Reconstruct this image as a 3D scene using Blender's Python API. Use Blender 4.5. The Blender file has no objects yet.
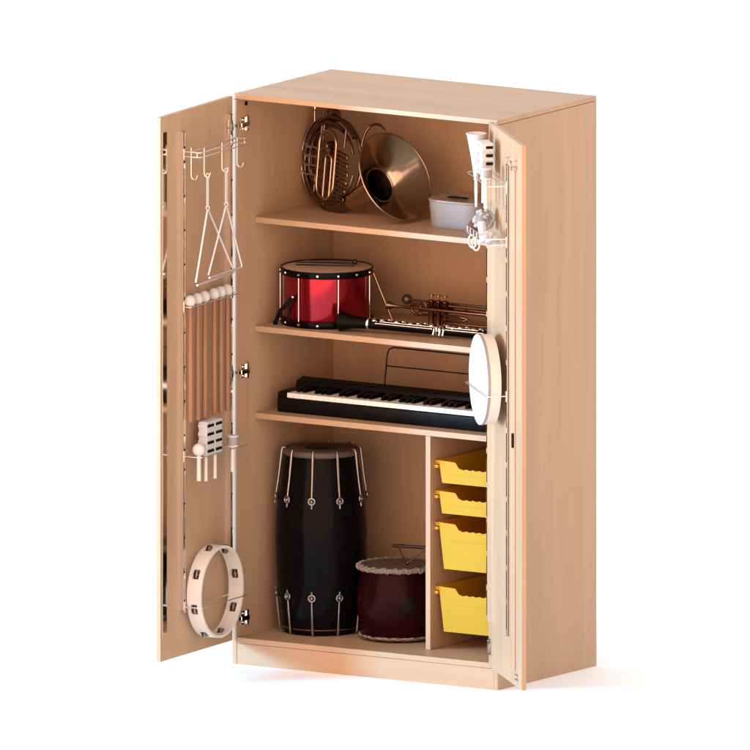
import bpy, bmesh, math, random
from mathutils import Matrix, Vector, Euler
R = math.radians
PI = math.pi
rnd = random.Random(7)
sc = bpy.context.scene
col = sc.collection

# ------------------------------------------------------------------ materials
def new_mat(name):
    m = bpy.data.materials.new(name); m.use_nodes = True
    nt = m.node_tree; b = nt.nodes['Principled BSDF']
    return m, nt, b

def simple(name, rgb, rough=.45, metal=0., spec=.5, coat=0., trans=0., var=.06, scale=30., bump=0., ior=1.5, aniso=(1, 1, 1)):
    """plain material with a little procedural variation of colour and gloss"""
    m, nt, b = new_mat(name); N = nt.nodes; L = nt.links
    tc = N.new('ShaderNodeTexCoord'); mp = N.new('ShaderNodeMapping'); mp.inputs['Scale'].default_value = aniso
    L.new(tc.outputs['Object'], mp.inputs['Vector'])
    nz = N.new('ShaderNodeTexNoise'); nz.inputs['Scale'].default_value = scale; nz.inputs['Detail'].default_value = 4
    L.new(mp.outputs['Vector'], nz.inputs['Vector'])
    rp = N.new('ShaderNodeValToRGB')
    e = rp.color_ramp.elements
    e[0].position = .3; e[1].position = .7
    e[0].color = tuple(c*(1-var) for c in rgb)+(1,); e[1].color = tuple(min(1, c*(1+var)) for c in rgb)+(1,)
    L.new(nz.outputs['Fac'], rp.inputs['Fac']); L.new(rp.outputs['Color'], b.inputs['Base Color'])
    mr = N.new('ShaderNodeMapRange'); mr.inputs['To Min'].default_value = max(0, rough-.05); mr.inputs['To Max'].default_value = min(1, rough+.06)
    L.new(nz.outputs['Fac'], mr.inputs['Value']); L.new(mr.outputs['Result'], b.inputs['Roughness'])
    b.inputs['Metallic'].default_value = metal; b.inputs['Specular IOR Level'].default_value = spec
    b.inputs['Coat Weight'].default_value = coat; b.inputs['Coat Roughness'].default_value = .06
    b.inputs['Transmission Weight'].default_value = trans; b.inputs['IOR'].default_value = ior
    if bump:
        bp = N.new('ShaderNodeBump'); bp.inputs['Strength'].default_value = bump; bp.inputs['Distance'].default_value = .001
        L.new(nz.outputs['Fac'], bp.inputs['Height']); L.new(bp.outputs['Normal'], b.inputs['Normal'])
    return m

def wood(name, rgb, axis, contrast=.075, rough=.42):
    """pale beech: long streaks along one axis, broad figure and small pore flecks"""
    m, nt, b = new_mat(name); N = nt.nodes; L = nt.links
    tc = N.new('ShaderNodeTexCoord')
    def noise(across, along, detail, dist=0.):
        mp = N.new('ShaderNodeMapping')
        s = [across]*3; s[axis] = along
        mp.inputs['Scale'].default_value = s
        L.new(tc.outputs['Object'], mp.inputs['Vector'])
        n = N.new('ShaderNodeTexNoise'); n.inputs['Scale'].default_value = 1; n.inputs['Detail'].default_value = detail
        n.inputs['Distortion'].default_value = dist
        L.new(mp.outputs['Vector'], n.inputs['Vector']); return n
    broad = noise(9, .8, 3, .6); streak = noise(120, 2.2, 5); fleck = noise(420, 34, 2)
    def ramp(n, lo, hi, a, c):
        r = N.new('ShaderNodeMapRange'); r.inputs['From Min'].default_value = lo; r.inputs['From Max'].default_value = hi
        r.inputs['To Min'].default_value = a; r.inputs['To Max'].default_value = c
        L.new(n.outputs['Fac'], r.inputs['Value']); return r
    r1 = ramp(broad, .3, .7, 1-contrast*1.1, 1+contrast*.8)
    r2 = ramp(streak, .3, .7, 1-contrast*.28, 1+contrast*.28)
    r3 = ramp(fleck, .63, .74, 1, 1-contrast*1.3)
    m1 = N.new('ShaderNodeMath'); m1.operation = 'MULTIPLY'; L.new(r1.outputs[0], m1.inputs[0]); L.new(r2.outputs[0], m1.inputs[1])
    m2 = N.new('ShaderNodeMath'); m2.operation = 'MULTIPLY'; L.new(m1.outputs[0], m2.inputs[0]); L.new(r3.outputs[0], m2.inputs[1])
    mx = N.new('ShaderNodeMix'); mx.data_type = 'RGBA'; mx.blend_type = 'MULTIPLY'; mx.inputs[0].default_value = 1
    mx.inputs[6].default_value = rgb+(1,)
    cb = N.new('ShaderNodeCombineColor')
    pw = []
    for i, ex in enumerate((1., 1.15, 1.4)):
        p = N.new('ShaderNodeMath'); p.operation = 'POWER'; p.inputs[1].default_value = ex
        L.new(m2.outputs[0], p.inputs[0]); L.new(p.outputs[0], cb.inputs[i])
    L.new(cb.outputs[0], mx.inputs[7]); L.new(mx.outputs[2], b.inputs['Base Color'])
    b.inputs['Roughness'].default_value = rough; b.inputs['Specular IOR Level'].default_value = .2
    bp = N.new('ShaderNodeBump'); bp.inputs['Strength'].default_value = .12; bp.inputs['Distance'].default_value = .0006
    L.new(streak.outputs['Fac'], bp.inputs['Height']); L.new(bp.outputs['Normal'], b.inputs['Normal'])
    return m

WOOD = (.408, .264, .157)
M = dict(
    wood_v=wood('beech_vertical', WOOD, 2), wood_h=wood('beech_horizontal', WOOD, 0),
    stick=wood('stick_wood', (.31, .150, .078), 2, .2, .35), pale_wood=wood('pale_hoop_wood', (.64, .585, .52), 0, .05, .4),
    chrome=simple('polished_metal', (.82, .80, .77), .07, 1., var=.02),
    bar=simple('triangle_steel', (.80, .76, .71), .32, .65, var=.03), wire=simple('plated_wire', (.78, .73, .68), .30, .85, var=.03),
    head=simple('white_drum_head', (.50, .49, .48), .45, var=.02), white=simple('white_plastic', (.54, .53, .52), .35, var=.02), cream=simple('cream_plastic', (.64, .57, .51), .4, var=.03),
    felt=simple('white_felt', (.54, .51, .48), .9, spec=.1, var=.05, scale=140, bump=.35),
    strap=simple('white_webbing', (.62, .585, .54), .8, spec=.2, var=.06, scale=300, bump=.3),
    grey=simple('grey_plastic', (.28, .26, .255), .45, var=.04),
    black=simple('black_plastic', (.005, .0045, .0045), .34, spec=.09, var=.2), gloss=simple('black_lacquer', (.003, .0025, .003), .16, spec=.05, var=.2),
    rubber=simple('black_rubber', (.01, .01, .01), .7, spec=.3, var=.2),
    red=simple('red_lacquer', (.27, .008, .016), .15, .78, spec=.3, coat=.2, var=.12, scale=8),
    maroon=simple('maroon_lacquer', (.014, .0015, .003), .26, .15, spec=.06, coat=.0, var=.25, scale=14),
    skin=simple('drum_skin', (.56, .40, .30), .6, var=.10, scale=14), iron=simple('dark_iron', (.30, .27, .25), .36, 1., var=.2, scale=60),
    dark_skin=simple('dark_drum_skin', (.075, .048, .034), .6, var=.2, scale=18),
    rope_lt=simple('pale_lacing', (.25, .205, .17), .8, var=.2, scale=150),
    rope=simple('grey_rope', (.15, .12, .10), .8, var=.25, scale=120, bump=.5),
    brass=simple('dark_brass', (.40, .285, .20), .15, 1., var=.14, scale=9), brass_dk=simple('tarnished_brass', (.17, .115, .085), .26, 1., var=.2, scale=30),
    throat_shade=simple('throat_shade_metal', (.03, .02, .014), .4, 1., var=.2),  # near-black metal, the shade deep inside the horn bell put into colour
    copper=simple('copper_lacquer', (.21, .10, .065), .18, 1., var=.12, scale=12),
    silver=simple('silver_keys', (.80, .77, .74), .15, 1., var=.04),
    dull=simple('dull_steel', (.42, .38, .36), .33, 1., var=.15, scale=60),
    yellow=simple('yellow_plastic', (.62, .47, .030), .38, spec=.2, var=.02), gold=simple('yellow_runner', (.70, .44, .06), .35, var=.03),
    ivory=simple('key_white', (.78, .72, .66), .25, var=.02), brown=simple('dark_brown_wood', (.10, .04, .02), .35, var=.2, scale=40),
    beater=simple('dark_beater', (.035, .018, .014), .3, coat=.4, var=.3),
    floor=simple('white_floor', (.97, .97, .97), .6, spec=.2, var=.004, scale=3),
)
# the tray plastic lets some warm light through
_nt = M['yellow'].node_tree; _b = _nt.nodes['Principled BSDF']; _o = _nt.nodes['Material Output']
_tr = _nt.nodes.new('ShaderNodeBsdfTranslucent'); _tr.inputs['Color'].default_value = (.95, .27, .03, 1)
_ms = _nt.nodes.new('ShaderNodeMixShader'); _ms.inputs[0].default_value = .48
_nt.links.new(_b.outputs[0], _ms.inputs[1]); _nt.links.new(_tr.outputs[0], _ms.inputs[2]); _nt.links.new(_ms.outputs[0], _o.inputs['Surface'])
# milky translucent plastics
def milky(name, rgb, rough, trans, alpha=1.):
    m = simple(name, rgb, rough, var=.02, trans=trans, ior=1.35)
    m.node_tree.nodes['Principled BSDF'].inputs['Alpha'].default_value = alpha
    return m
M['milky'] = milky('milky_plastic', (.40, .395, .39), .35, .45)
M['clear'] = milky('clear_plastic', (.93, .92, .91), .12, .75)
M['lid'] = milky('lid_plastic', (.33, .25, .21), .22, .25)

# ------------------------------------------------------------------ mesh building
class MB:
    def __init__(s): s.v = []; s.f = []; s.M = Matrix()
    def at(s, m): s.M = m if isinstance(m, Matrix) else Matrix.Translation(m); return s
    def add(s, vs, fs):
        o = len(s.v); s.v += [tuple(s.M @ Vector(v)) for v in vs]; s.f += [tuple(i+o for i in f) for f in fs]; return s
    def box(s, x0, x1, y0, y1, z0, z1):
        return s.add([(x0, y0, z0), (x1, y0, z0), (x1, y1, z0), (x0, y1, z0), (x0, y0, z1), (x1, y0, z1), (x1, y1, z1), (x0, y1, z1)],
                     [(0, 3, 2, 1), (4, 5, 6, 7), (0, 1, 5, 4), (1, 2, 6, 5), (2, 3, 7, 6), (3, 0, 4, 7)])
    def lathe(s, prof, n=48, a0=0., a1=2*PI, closed=False):
        """profile of (radius, z) turned round z; closed = the profile is a loop"""
        full = abs(a1-a0-2*PI) < 1e-6
        k = n if full else n+1
        vs = []; fs = []
        for i in range(k):
            a = a0+(a1-a0)*i/n
            vs += [(r*math.cos(a), r*math.sin(a), z) for r, z in prof]
        p = len(prof)
        for i in range(n):
            j = (i+1) % k
            for q in range(p if closed else p-1):
                w = (q+1) % p
                fs.append((i*p+q, j*p+q, j*p+w, i*p+w))
        if not full and closed:
            fs.append(tuple(range(p))); fs.append(tuple((k-1)*p+q for q in range(p))[::-1])
        return s.add(vs, fs)
    def ball(s, c, r, n=24, squash=1.):
        m = 12; keep = s.M; s.M = keep @ Matrix.Translation(c)
        s.lathe([(max(1e-5, r*math.sin(PI*i/m)), -r*squash*math.cos(PI*i/m)) for i in range(m+1)], n); s.M = keep; return s
    def tube(s, pts, r, n=10, closed=False, cap=True, sub=0):
        pts = [Vector(p) for p in pts]
        rad = list(r) if isinstance(r, (list, tuple)) else [r]*len(pts)
        if sub:
            pts, rad = spline(pts, rad, sub, closed)
        k = len(pts); vs = []; fs = []
        up = None
        for i in range(k):
            if closed: t = pts[(i+1) % k]-pts[i-1]
            else: t = pts[min(i+1, k-1)]-pts[max(i-1, 0)]
            t.normalize()
            if up is None:
                up = t.orthogonal().normalized()
            up = (up-t*up.dot(t))
            if up.length < 1e-6: up = t.orthogonal()
            up.normalize(); sd = t.cross(up)
            for j in range(n):
                a = 2*PI*j/n
                vs.append(pts[i]+(up*math.cos(a)+sd*math.sin(a))*rad[i])
        for i in range(k if closed else k-1):
            i2 = (i+1) % k
            best = 0
            if closed and i == k-1:      # line the seam up
                best = min(range(n), key=lambda o: (vs[i*n]-vs[o]).length)
            for j in range(n):
                j2 = (j+1) % n
                fs.append((i*n+j, i*n+j2, i2*n+(j2+best) % n, i2*n+(j+best) % n))
        if cap and not closed:
            fs.append(tuple(range(n))[::-1]); fs.append(tuple((k-1)*n+j for j in range(n)))
        return s.add(vs, fs)
    def rod(s, a, b, r, n=10): return s.tube([a, b], r, n)
    def ring(s, c, r, t, ax='z', n=40, m=10):
        def P(a):
            u, v = r*math.cos(a), r*math.sin(a)
            return {'z': (u, v, 0), 'y': (u, 0, v), 'x': (0, u, v)}[ax]
        return s.tube([Vector(c)+Vector(P(2*PI*i/n)) for i in range(n)], t, m, closed=True)
    def prism(s, out, d0, d1, ax='y'):
        """outline (a, b) pushed along ax: y -> (a, d, b), x -> (d, a, b), z -> (a, b, d)"""
        f = {'y': lambda a, b, d: (a, d, b), 'x': lambda a, b, d: (d, a, b), 'z': lambda a, b, d: (a, b, d)}[ax]
        n = len(out)
        return s.add([f(a, b, d0) for a, b in out]+[f(a, b, d1) for a, b in out],
                     [tuple(range(n)), tuple(range(n, 2*n))[::-1]]+[(i, i+n, (i+1) % n+n, (i+1) % n) for i in range(n)])
    def build(s, name, mat, parent=None, bevel=0., loc=None, angle=38, seg=2):
        me = bpy.data.meshes.new(name)
        me.from_pydata(s.v, [], s.f)
        bm = bmesh.new(); bm.from_mesh(me)
        bmesh.ops.remove_doubles(bm, verts=bm.verts, dist=1e-6)
        bmesh.ops.recalc_face_normals(bm, faces=bm.faces)
        bm.to_mesh(me); bm.free()
        me.materials.append(M[mat] if isinstance(mat, str) else mat)
        for p in me.polygons: p.use_smooth = True
        me.set_sharp_from_angle(angle=R(angle))
        o = bpy.data.objects.new(name, me); col.objects.link(o)
        if parent is not None: o.parent = parent
        if loc is not None: o.location = loc
        if bevel:
            b = o.modifiers.new('bevel', 'BEVEL'); b.width = bevel; b.segments = seg; b.limit_method = 'ANGLE'; b.angle_limit = R(40)
            b.harden_normals = True
        return o

def spline(pts, rad, sub, closed):
    out = []; ro = []; k = len(pts)
    rng = range(k if closed else k-1)
    for i in rng:
        if closed: p0, p1, p2, p3 = pts[i-1], pts[i], pts[(i+1) % k], pts[(i+2) % k]; r1, r2 = rad[i], rad[(i+1) % k]
        else: p0, p1, p2, p3 = pts[max(i-1, 0)], pts[i], pts[i+1], pts[min(i+2, k-1)]; r1, r2 = rad[i], rad[i+1]
        for q in range(sub):
            t = q/sub
            out.append(.5*((2*p1)+(p2-p0)*t+(2*p0-5*p1+4*p2-p3)*t*t+(3*p1-p0-3*p2+p3)*t**3)); ro.append(r1+(r2-r1)*t)
    if not closed: out.append(pts[-1]); ro.append(rad[-1])
    return out, ro

def axis_matrix(origin, z, xhint=(1, 0, 0)):
    z = Vector(z).normalized(); x = Vector(xhint); x = (x-z*x.dot(z)).normalized(); y = z.cross(x)
    m = Matrix((x, y, z)).transposed().to_4x4(); m.translation = Vector(origin); return m

def tag(o, label=None, cat=None, group=None, kind=None):
    if label: o['label'] = label
    if cat: o['category'] = cat
    if group: o['group'] = group
    if kind: o['kind'] = kind
    return o

def thing(name, label, cat, mat=Matrix(), group=None):
    o = bpy.data.objects.new(name, None); col.objects.link(o)
    o.empty_display_size = .03
    o.matrix_world = mat if isinstance(mat, Matrix) else Matrix.Translation(mat)
    return tag(o, label, cat, group)

def dup(src, label=None, matrix=None, parent=None):
    c = src.copy(); col.objects.link(c)
    if parent is not None: c.parent = parent
    if matrix is not None: c.matrix_world = matrix
    if label: c['label'] = label
    for ch in list(src.children):
        k = ch.copy(); col.objects.link(k); k.parent = c
        for g in list(ch.children):
            h = g.copy(); col.objects.link(h); h.parent = k
    return c

# ------------------------------------------------------------------ setting
bm = MB(); bm.add([(-9, -3.4, 0), (9, -3.4, 0), (16, 26, 0), (-22, 26, 0)], [(0, 1, 2, 3)])
fl = bm.build('floor', 'floor'); tag(fl, kind='structure')

# ------------------------------------------------------------------ cupboard
W, D, H, T = 1.035, .606, 1.90, .016
PL = .070                      # plinth height
BT = .089                      # top face of the bottom panel
SH = (1.475, 1.112, .822)      # shelf tops
SY = .115                      # shelves stand back from the front
cup = thing('music_cupboard', 'tall pale beech music cupboard with both doors open and shelves full of instruments', 'cupboard', (0, 0, 0))
MB().box(0, T, 0, D, 0, H-T-.0015).build('side_panel', 'wood_v', cup, .0012)
MB().box(W-T, W, 0, D, 0, H-T-.0015).build('side_panel', 'wood_v', cup, .0012)
MB().box(0, W, 0, D, H-T, H).build('top_panel', 'wood_h', cup, .0012)
MB().box(T, W-T, D-.012, D-.002, .02, H-T-.002).build('back_panel', 'wood_v', cup)
MB().box(T+.0005, W-T-.0005, .0006, D-.0125, PL+.001, BT).build('bottom_panel', 'wood_h', cup, .0012)
MB().box(T+.0005, W-T-.0005, .0016, .018, 0, PL).build('plinth', 'wood_h', cup, .001)
for z in SH:
    MB().box(T+.0005, W-T-.0005, SY, D-.0125, z-.019, z).build('shelf', 'wood_h', cup, .0014)
DX0, DX1 = .6775, .6960
MB().box(DX0, DX1, SY+.004, D-.0125, BT+.0005, SH[2]-.0195).build('divider', 'wood_v', cup, .0012)
tray_rims = (.720, .6185, .5137, .300)
for zr in tray_rims:
    for x0, x1 in ((DX1+.0003, DX1+.012), (W-T-.012, W-T-.0003)):
        MB().box(x0, x1, SY+.030, D-.06, zr-.026, zr-.016).build('tray_runner', 'gold', cup, .001)

# the two doors hang in their own frames: x along the door, y out of its inner face
def frame(p0, sdir, n, flip):
    s = Vector(sdir+(0,)).normalized(); n = Vector(n+(0,)).normalized()
    x = -s if flip else s
    m = Matrix((x, n, Vector((0, 0, 1)))).transposed().to_4x4(); m.translation = Vector(p0); return m
LD = frame((.012, -.018, 0), (.0824, -.9966), (.9966, .0824), False)
RD = frame((1.012, -.020, 0), (.703, -.711), (-.711, -.703), True)
DW, DZ0, DZ1 = .510, .081, 1.896
RS = (.030, .365)              # where the two slotted rails stand on each door

def door(mat, g):
    d = MB().box(*sorted((0, g*DW)), -T, 0, DZ0, DZ1).build('door', 'wood_v', cup, .0012)
    d.matrix_world = mat
    return d
dl = door(LD, 1); dr = door(RD, -1)
dl['label'] = 'left door at a right angle, its inner face towards the shelves'
dr['label'] = 'right door swung wide open, its inner face pale in the light'

def rail(d, g, s, z0, z1):
    mb = MB()
    a, b = sorted((g*(s-.007), g*(s+.007)))
    mb.box(a, a+.0025, .0003, .013, z0, z1); mb.box(b-.0025, b, .0003, .013, z0, z1)
    mb.box(a+.0025, b-.0025, .0003, .0025, z0, z1)
    n = 14
    for i in range(n+1):                       # bridges between the slots
        z = z0+(z1-z0)*i/n
        zz = min(max(z, z0+.012), z1-.012)
        mb.box(a+.0025, b-.0025, .0105, .0126, zz-.009, zz+.009)
    return mb.build('slotted_rail', 'chrome', d)
rail(dl, 1, RS[0], .215, 1.84); rail(dl, 1, RS[1], .235, 1.83)
rail(dr, -1, RS[0], .235, 1.83); rail(dr, -1, .335, .235, 1.83)
MB().box(.470, .500, .0004, .003, .165, 1.845).build('closing_strip', 'chrome', dl, .0006)
# right door: lock rod in its cover, lock case and rod ends
MB().box(-.420, -.372, .0003, .0045, .13, 1.80).build('lock_rod_cover', 'wood_v', dr, .0012)
MB().box(-.415, -.402, .0048, .0115, .874, .922).build('lock_case', 'black', dr, .0015)
mb = MB()
for z in (.1205, .1055): mb.box(-.452, -.425, .0004, .006, z-.003, z+.003)
mb.build('door_catch', 'dull', dr, .0008)
mb = MB(); mb.tube([(-.40, .0055, 1.805), (-.402, .014, 1.826), (-.422, .016, 1.832), (-.448, .016, 1.832)], .0025, 8, sub=4)
mb.box(-.446, -.424, .0005, .018, 1.803, 1.815)
mb.build('rod_hook', 'dull', dr)

def hinge(d, g, z):
    mb = MB()
    a, b = sorted((g*.004, g*.040))
    mb.box(a, b, .0004, .0035, z-.026, z+.026)
    mb.at(Matrix.Translation((g*.021, .0035, z)) @ Matrix.Rotation(-PI/2, 4, 'X')).lathe([(.0001, 0), (.0165, 0), (.0165, .004), (.013, .0055), (.0001, .0055)], 24)
    mb.at(Matrix())
    for q in (-.019, .019): mb.ball((g*.011, .004, z+q), .004, 10, .6)
    return mb.build('hinge_cup', 'dull', d)
def hinge_arm(side, z, d):
    g = 1 if side == 'l' else -1
    x0 = T if side == 'l' else W-T
    def X(v): return x0+g*v
    mb = MB()
    def bx(u0, u1, y0, y1, z0, z1): mb.box(*sorted((X(u0), X(u1))), y0, y1, z0, z1)
    bx(.0004, .0035, .022, .070, z-.022, z+.022)       # wall plate
    bx(.0036, .014, .012, .060, z-.008, z+.008)        # arm
    bx(.0036, .008, .052, .064, z-.026, z+.026)
    bx(-.004, .012, -.006, .014, z-.006, z+.006)        # knuckle reaching for the door
    for q in (-.015, .015): mb.ball((X(.004), .034, z+q), .0045, 10, .8)
    return mb.build('hinge_arm', 'chrome', cup, .0006)
for z in (1.795, .972, .150):
    hinge(dl, 1, z); hinge_arm('l', z, dl)
    hinge(dr, -1, z); hinge_arm('r', z, dr)
MB().box(T+.0004, T+.006, .050, .060, 1.855, 1.868).build('door_buffer', 'black', cup, .0008)

# ------------------------------------------------------------------ wire brackets on the door rails
WR = .0018
def uwire(mb, g, s0, s1, h, z, r=WR, back=.0145):
    """a wire that leaves one rail, runs along the door at distance h and returns to the other"""
    c = min(.008, h*.3)
    mb.tube([(g*s0, back, z), (g*s0, h-c, z), (g*(s0+c*.3), h-c*.3, z), (g*(s0+c), h, z), (g*(s1-c), h, z), (g*(s1-c*.3), h-c*.3, z), (g*s1, h-c, z), (g*s1, back, z)], r, 8)
def clips(mb, g, ss, z):
    for s in ss:
        mb.box(*sorted((g*(s-.005), g*(s+.005))), .0132, .0160, z-.018, z+.018)
def place(d, s, h, z): return d @ Matrix.Translation((s, h, z))

# hook rack near the top of the left door
t = thing('hook_rack', 'wire rack of small hooks near the top of the left door', 'hook rack', place(LD, 0, 0, 1.755))
mb = MB(); uwire(mb, 1, RS[0], RS[1], .075, .008); uwire(mb, 1, RS[0], RS[1], .075, -.008)
clips(mb, 1, RS, 0)
mb.rod((RS[0], .06, -.008), (RS[0], .06, .008), WR, 8); mb.rod((RS[1], .06, -.008), (RS[1], .06, .008), WR, 8)
mb.rod((RS[0], .035, .008), (RS[1], .035, .008), WR, 8)
mb.build('rack_frame', 'wire', t)
hs = (.3945, .338, .212, .105)
for i, s in enumerate(hs):
    h = .072 if i else .03
    zb = -.075 if i else -.085
    if i == 0:
        s = .350
    mb = MB()
    mb.tube([(s, h, .020), (s, h, -.03), (s, h, zb+.014), (s, h+.003, zb+.004), (s, h+.010, zb), (s, h+.019, zb+.004), (s, h+.023, zb+.016)], WR*1.1, 8, sub=3)
    mb.build('hook', 'wire', t)

# the two triangles on white straps
def triangle(label, s0, h, ztop, zapex, L, Rr, order):
    t = thing('musical_triangle', label, 'triangle', place(LD, s0, h, zapex), 'triangles hanging on the left door')
    A = Vector((0, 0, 0)); Lp = Vector((L[0]-s0, 0, L[1]-zapex)); Rp = Vector((Rr[0]-s0, 0, Rr[1]-zapex))
    def corner(p, q, w, d=.013):
        a = p+(q-p).normalized()*d; b = p+(w-p).normalized()*d
        return [a, p*.34+(a+b)*.33, b]
    gap = Lp+(Rp-Lp).normalized()*.014
    pts = [gap]+[Rp+(Lp-Rp).normalized()*.013]+[Rp*.5+(Lp-Rp).normalized()*.004+Rp*.5]+[Rp+(A-Rp).normalized()*.013]
    pts += corner(A, Rp, Lp)+[Lp+(A-Lp).normalized()*.012]
    mb = MB(); mb.tube(pts, .0037, 10); mb.build('triangle_bar', 'bar', t)
    mb = MB(); zt = ztop-zapex
    mb.box(-.007, .007, -.0010, .0010, .002, zt-.010)
    mb.ring((0, 0, .0), .0065, .0016, 'x', 20, 8); mb.ring((0, 0, zt-.006), .0065, .0016, 'x', 20, 8)
    mb.build('strap', 'strap', t)
    return t
triangle('front metal triangle on a white strap, nearer the outer door edge', .338, .085, 1.691, 1.577, (.426, 1.329), (.150, 1.337), 0)
triangle('rear metal triangle on a white strap, nearer the door hinges', .212, .088, 1.691, 1.572, (.345, 1.343), (.100, 1.346), 1)

# row of six soft mallets on their wire
ZM = 1.246
t = thing('mallet_holder', 'narrow wire holder on the left door carrying a row of white headed mallets', 'wire holder', place(LD, 0, 0, ZM))
mb = MB(); uwire(mb, 1, RS[0], RS[1]+.005, .041, 0); mb.rod((RS[0], .019, 0), (RS[1], .019, 0), WR, 8); clips(mb, 1, RS, 0)
mb.build('holder_wire', 'wire', t)
ms = (.356, .304, .254, .187, .140, .094)
words = ['soft mallet with white ball head, first in its row from the outer door edge',
         'soft mallet with white ball head, second in its row from the outer door edge',
         'soft mallet with white ball head, third in its row, just before the gap',
         'soft mallet with white ball head, fourth in its row, just after the gap',
         'soft mallet with white ball head, fifth in its row, second from the hinges',
         'soft mallet with white ball head, last in its row, nearest the hinges']
proto = thing('soft_mallet', words[0], 'mallet', place(LD, ms[0], .030, ZM), 'white headed mallets in a row')
MB().ball((0, 0, .0195), .0190, 28).build('mallet_head', 'felt', proto)
MB().lathe([(.0001, -.385), (.006, -.385), (.0088, -.380), (.0085, -.1), (.0072, .003), (.0001, .003)], 16).build('stick', 'stick', proto)
for i, s in enumerate(ms):
    if i: dup(proto, words[i], place(LD, s, .030, ZM))

# holder with small percussion, once on each door
def bracket(name, label, dm, g, z, h, ss):
    t = thing(name, label, 'wire holder', place(dm, 0, 0, z))
    mb = MB(); uwire(mb, g, ss[0], ss[1], h, 0); clips(mb, g, ss, 0)
    mb.rod((g*ss[0], .02, 0), (g*ss[1], .02, 0), WR, 8)
    mb.build('holder_wire', 'wire', t)
    return t
def jingle_block(dm, g, label, s0, s1, h0, h1, z, hgt, rows, cols, zh, end=False):
    t = thing('jingle_block', label, 'jingle block', place(dm, g*(s0+s1)/2, (h0+h1)/2, z))
    w = (s1-s0)/2; d = (h1-h0)/2
    mb = MB()
    # ends are waisted between the rows
    out = []
    n = rows*10
    for i in range(n+1):
        zz = hgt*i/n
        out.append((w-.0035+.0035*math.cos(2*PI*rows*i/n+PI), zz))
    poly = out+[(-a, b) for a, b in out[::-1]]
    mb.prism(poly, -d, d, 'y')
    mb.build('block_body', 'white', t, .0012)
    cw = 2*w/cols
    if end:
        for r in range(rows+1):
            zz = hgt*(r+.5)/(rows+1)
            MB().box(w*.05, w*.45, d, d+.0012, zz-.004, zz+.004).build('mark', 'grey', t)
            if r: MB().box(*sorted((g*(w-.004), g*(w+.0022))), -d*.92, d*.30, zz-.0045, zz+.0045).build('jingle', 'black', t, .0008)
    for c in range(0 if end else cols):
        for r in range(rows):
            x = -w+cw*(c+.5); zz = hgt*(r+.5)/rows
            m = MB(); m.box(x-cw*.36, x+cw*.36, -d-.0025, d+.0025, zz-hgt/rows*.16, zz+hgt/rows*.16)
            m.at(Matrix.Translation((x, 0, zz))).lathe([(.0001, -.0022), (d+.0035, -.0022), (d+.0035, -.0008), (.0001, -.0008)], 20)
            m.lathe([(.0001, .0008), (d+.0035, .0008), (d+.0035, .0022), (.0001, .0022)], 20)
            m.build('jingle', 'black', t, .0008)
    for x in (-w*.55, w*.55):
        MB().at((x, 0, 0)).lathe([(.0001, zh), (.0058, zh), (.0062, zh+.004), (.0055, -.001), (.0001, -.001)], 16).build('handle', 'cream', t)
    return t
def can_shaker(dm, g, label, s, h, z, r, hgt, zh):
    t = thing('can_shaker', label, 'shaker', place(dm, g*s, h, z))
    MB().lathe([(.0001, .002), (r, .002), (r, hgt-.002), (.0001, hgt-.002)], 32).build('can', 'grey', t, .0008)
    for a, b in ((-.001, .0045), (hgt-.0045, hgt+.001)):
        MB().lathe([(.0001, a), (r+.0012, a), (r+.0012, b), (.0001, b)], 32).build('can_lid', 'white', t, .0008)
    MB().lathe([(.0001, zh), (.0070, zh), (.0075, zh+.004), (.0065, -.001), (.0001, -.001)], 16).build('handle', 'cream', t)
    return t
ZB = .747
bracket('percussion_holder', 'wire holder on the left door with jingle block, maraca and grey shaker', LD, 1, ZB, .078, RS)
jingle_block(LD, 1, 'white jingle block with eight black slots on the left door', .186, .303, .030, .062, ZB-.004, .112, 4, 2, -.088)
t = thing('maraca', 'maraca with a round off-white head next to the jingle block on the left door', 'maraca', place(LD, .334, .050, ZB))
MB().ball((0, 0, .021), .0215, 28).build('maraca_head', 'cream', t)
MB().lathe([(.0001, -.083), (.0072, -.083), (.0076, -.078), (.0068, .004), (.0001, .004)], 16).build('handle', 'cream', t)
can_shaker(LD, 1, 'grey can shaker with pale lids in the wire holder on the left door', .118, .062, ZB+.003, .0190, .036, -.085)

# tambourine
ZT = .245
bracket('tambourine_holder', 'wire holder low on the left door carrying the tambourine', LD, 1, ZT, .077, RS)
TZ = .277
t = thing('tambourine', 'round cream tambourine with small dark jingles, low on the left door', 'tambourine', place(LD, .200, .041, TZ))
Rt = .153; tw = .0085; hd = .026
FY = Matrix.Rotation(-PI/2, 4, 'X')       # lathe axis -> door normal
mb = MB().at(FY)
mb.lathe([(Rt-tw, -hd), (Rt, -hd), (Rt, -.011), (Rt-tw, -.011)], 96, closed=True)
mb.lathe([(Rt-tw, .011), (Rt, .011), (Rt, hd), (Rt-tw, hd)], 96, closed=True)
NJ = 8; half = R(6.5)
for k in range(NJ):
    a0 = 2*PI*(k+.35)/NJ+half; a1 = 2*PI*(k+1.35)/NJ-half
    mb.lathe([(Rt-tw, -.0112), (Rt, -.0112), (Rt, .0112), (Rt-tw, .0112)], 12, a0, a1, closed=True)
mb.build('hoop', 'pale_wood', t)
for k in range(NJ):
    a = 2*PI*(k+.35)/NJ
    mb = MB().at(FY @ Matrix.Translation(((Rt-tw/2)*math.cos(a), (Rt-tw/2)*math.sin(a), 0)))
    for q in (-.006, .003):
        mb.lathe([(.0001, q+.001), (.006, q+.0022), (.0125, q+.0008), (.0160, q), (.0160, q+.0012), (.0125, q+.002), (.006, q+.0034), (.0001, q+.0022)], 24)
    mb.lathe([(.0014, -.0112), (.0014, .0112)], 8)
    mb.build('jingle', 'dull', t)

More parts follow.
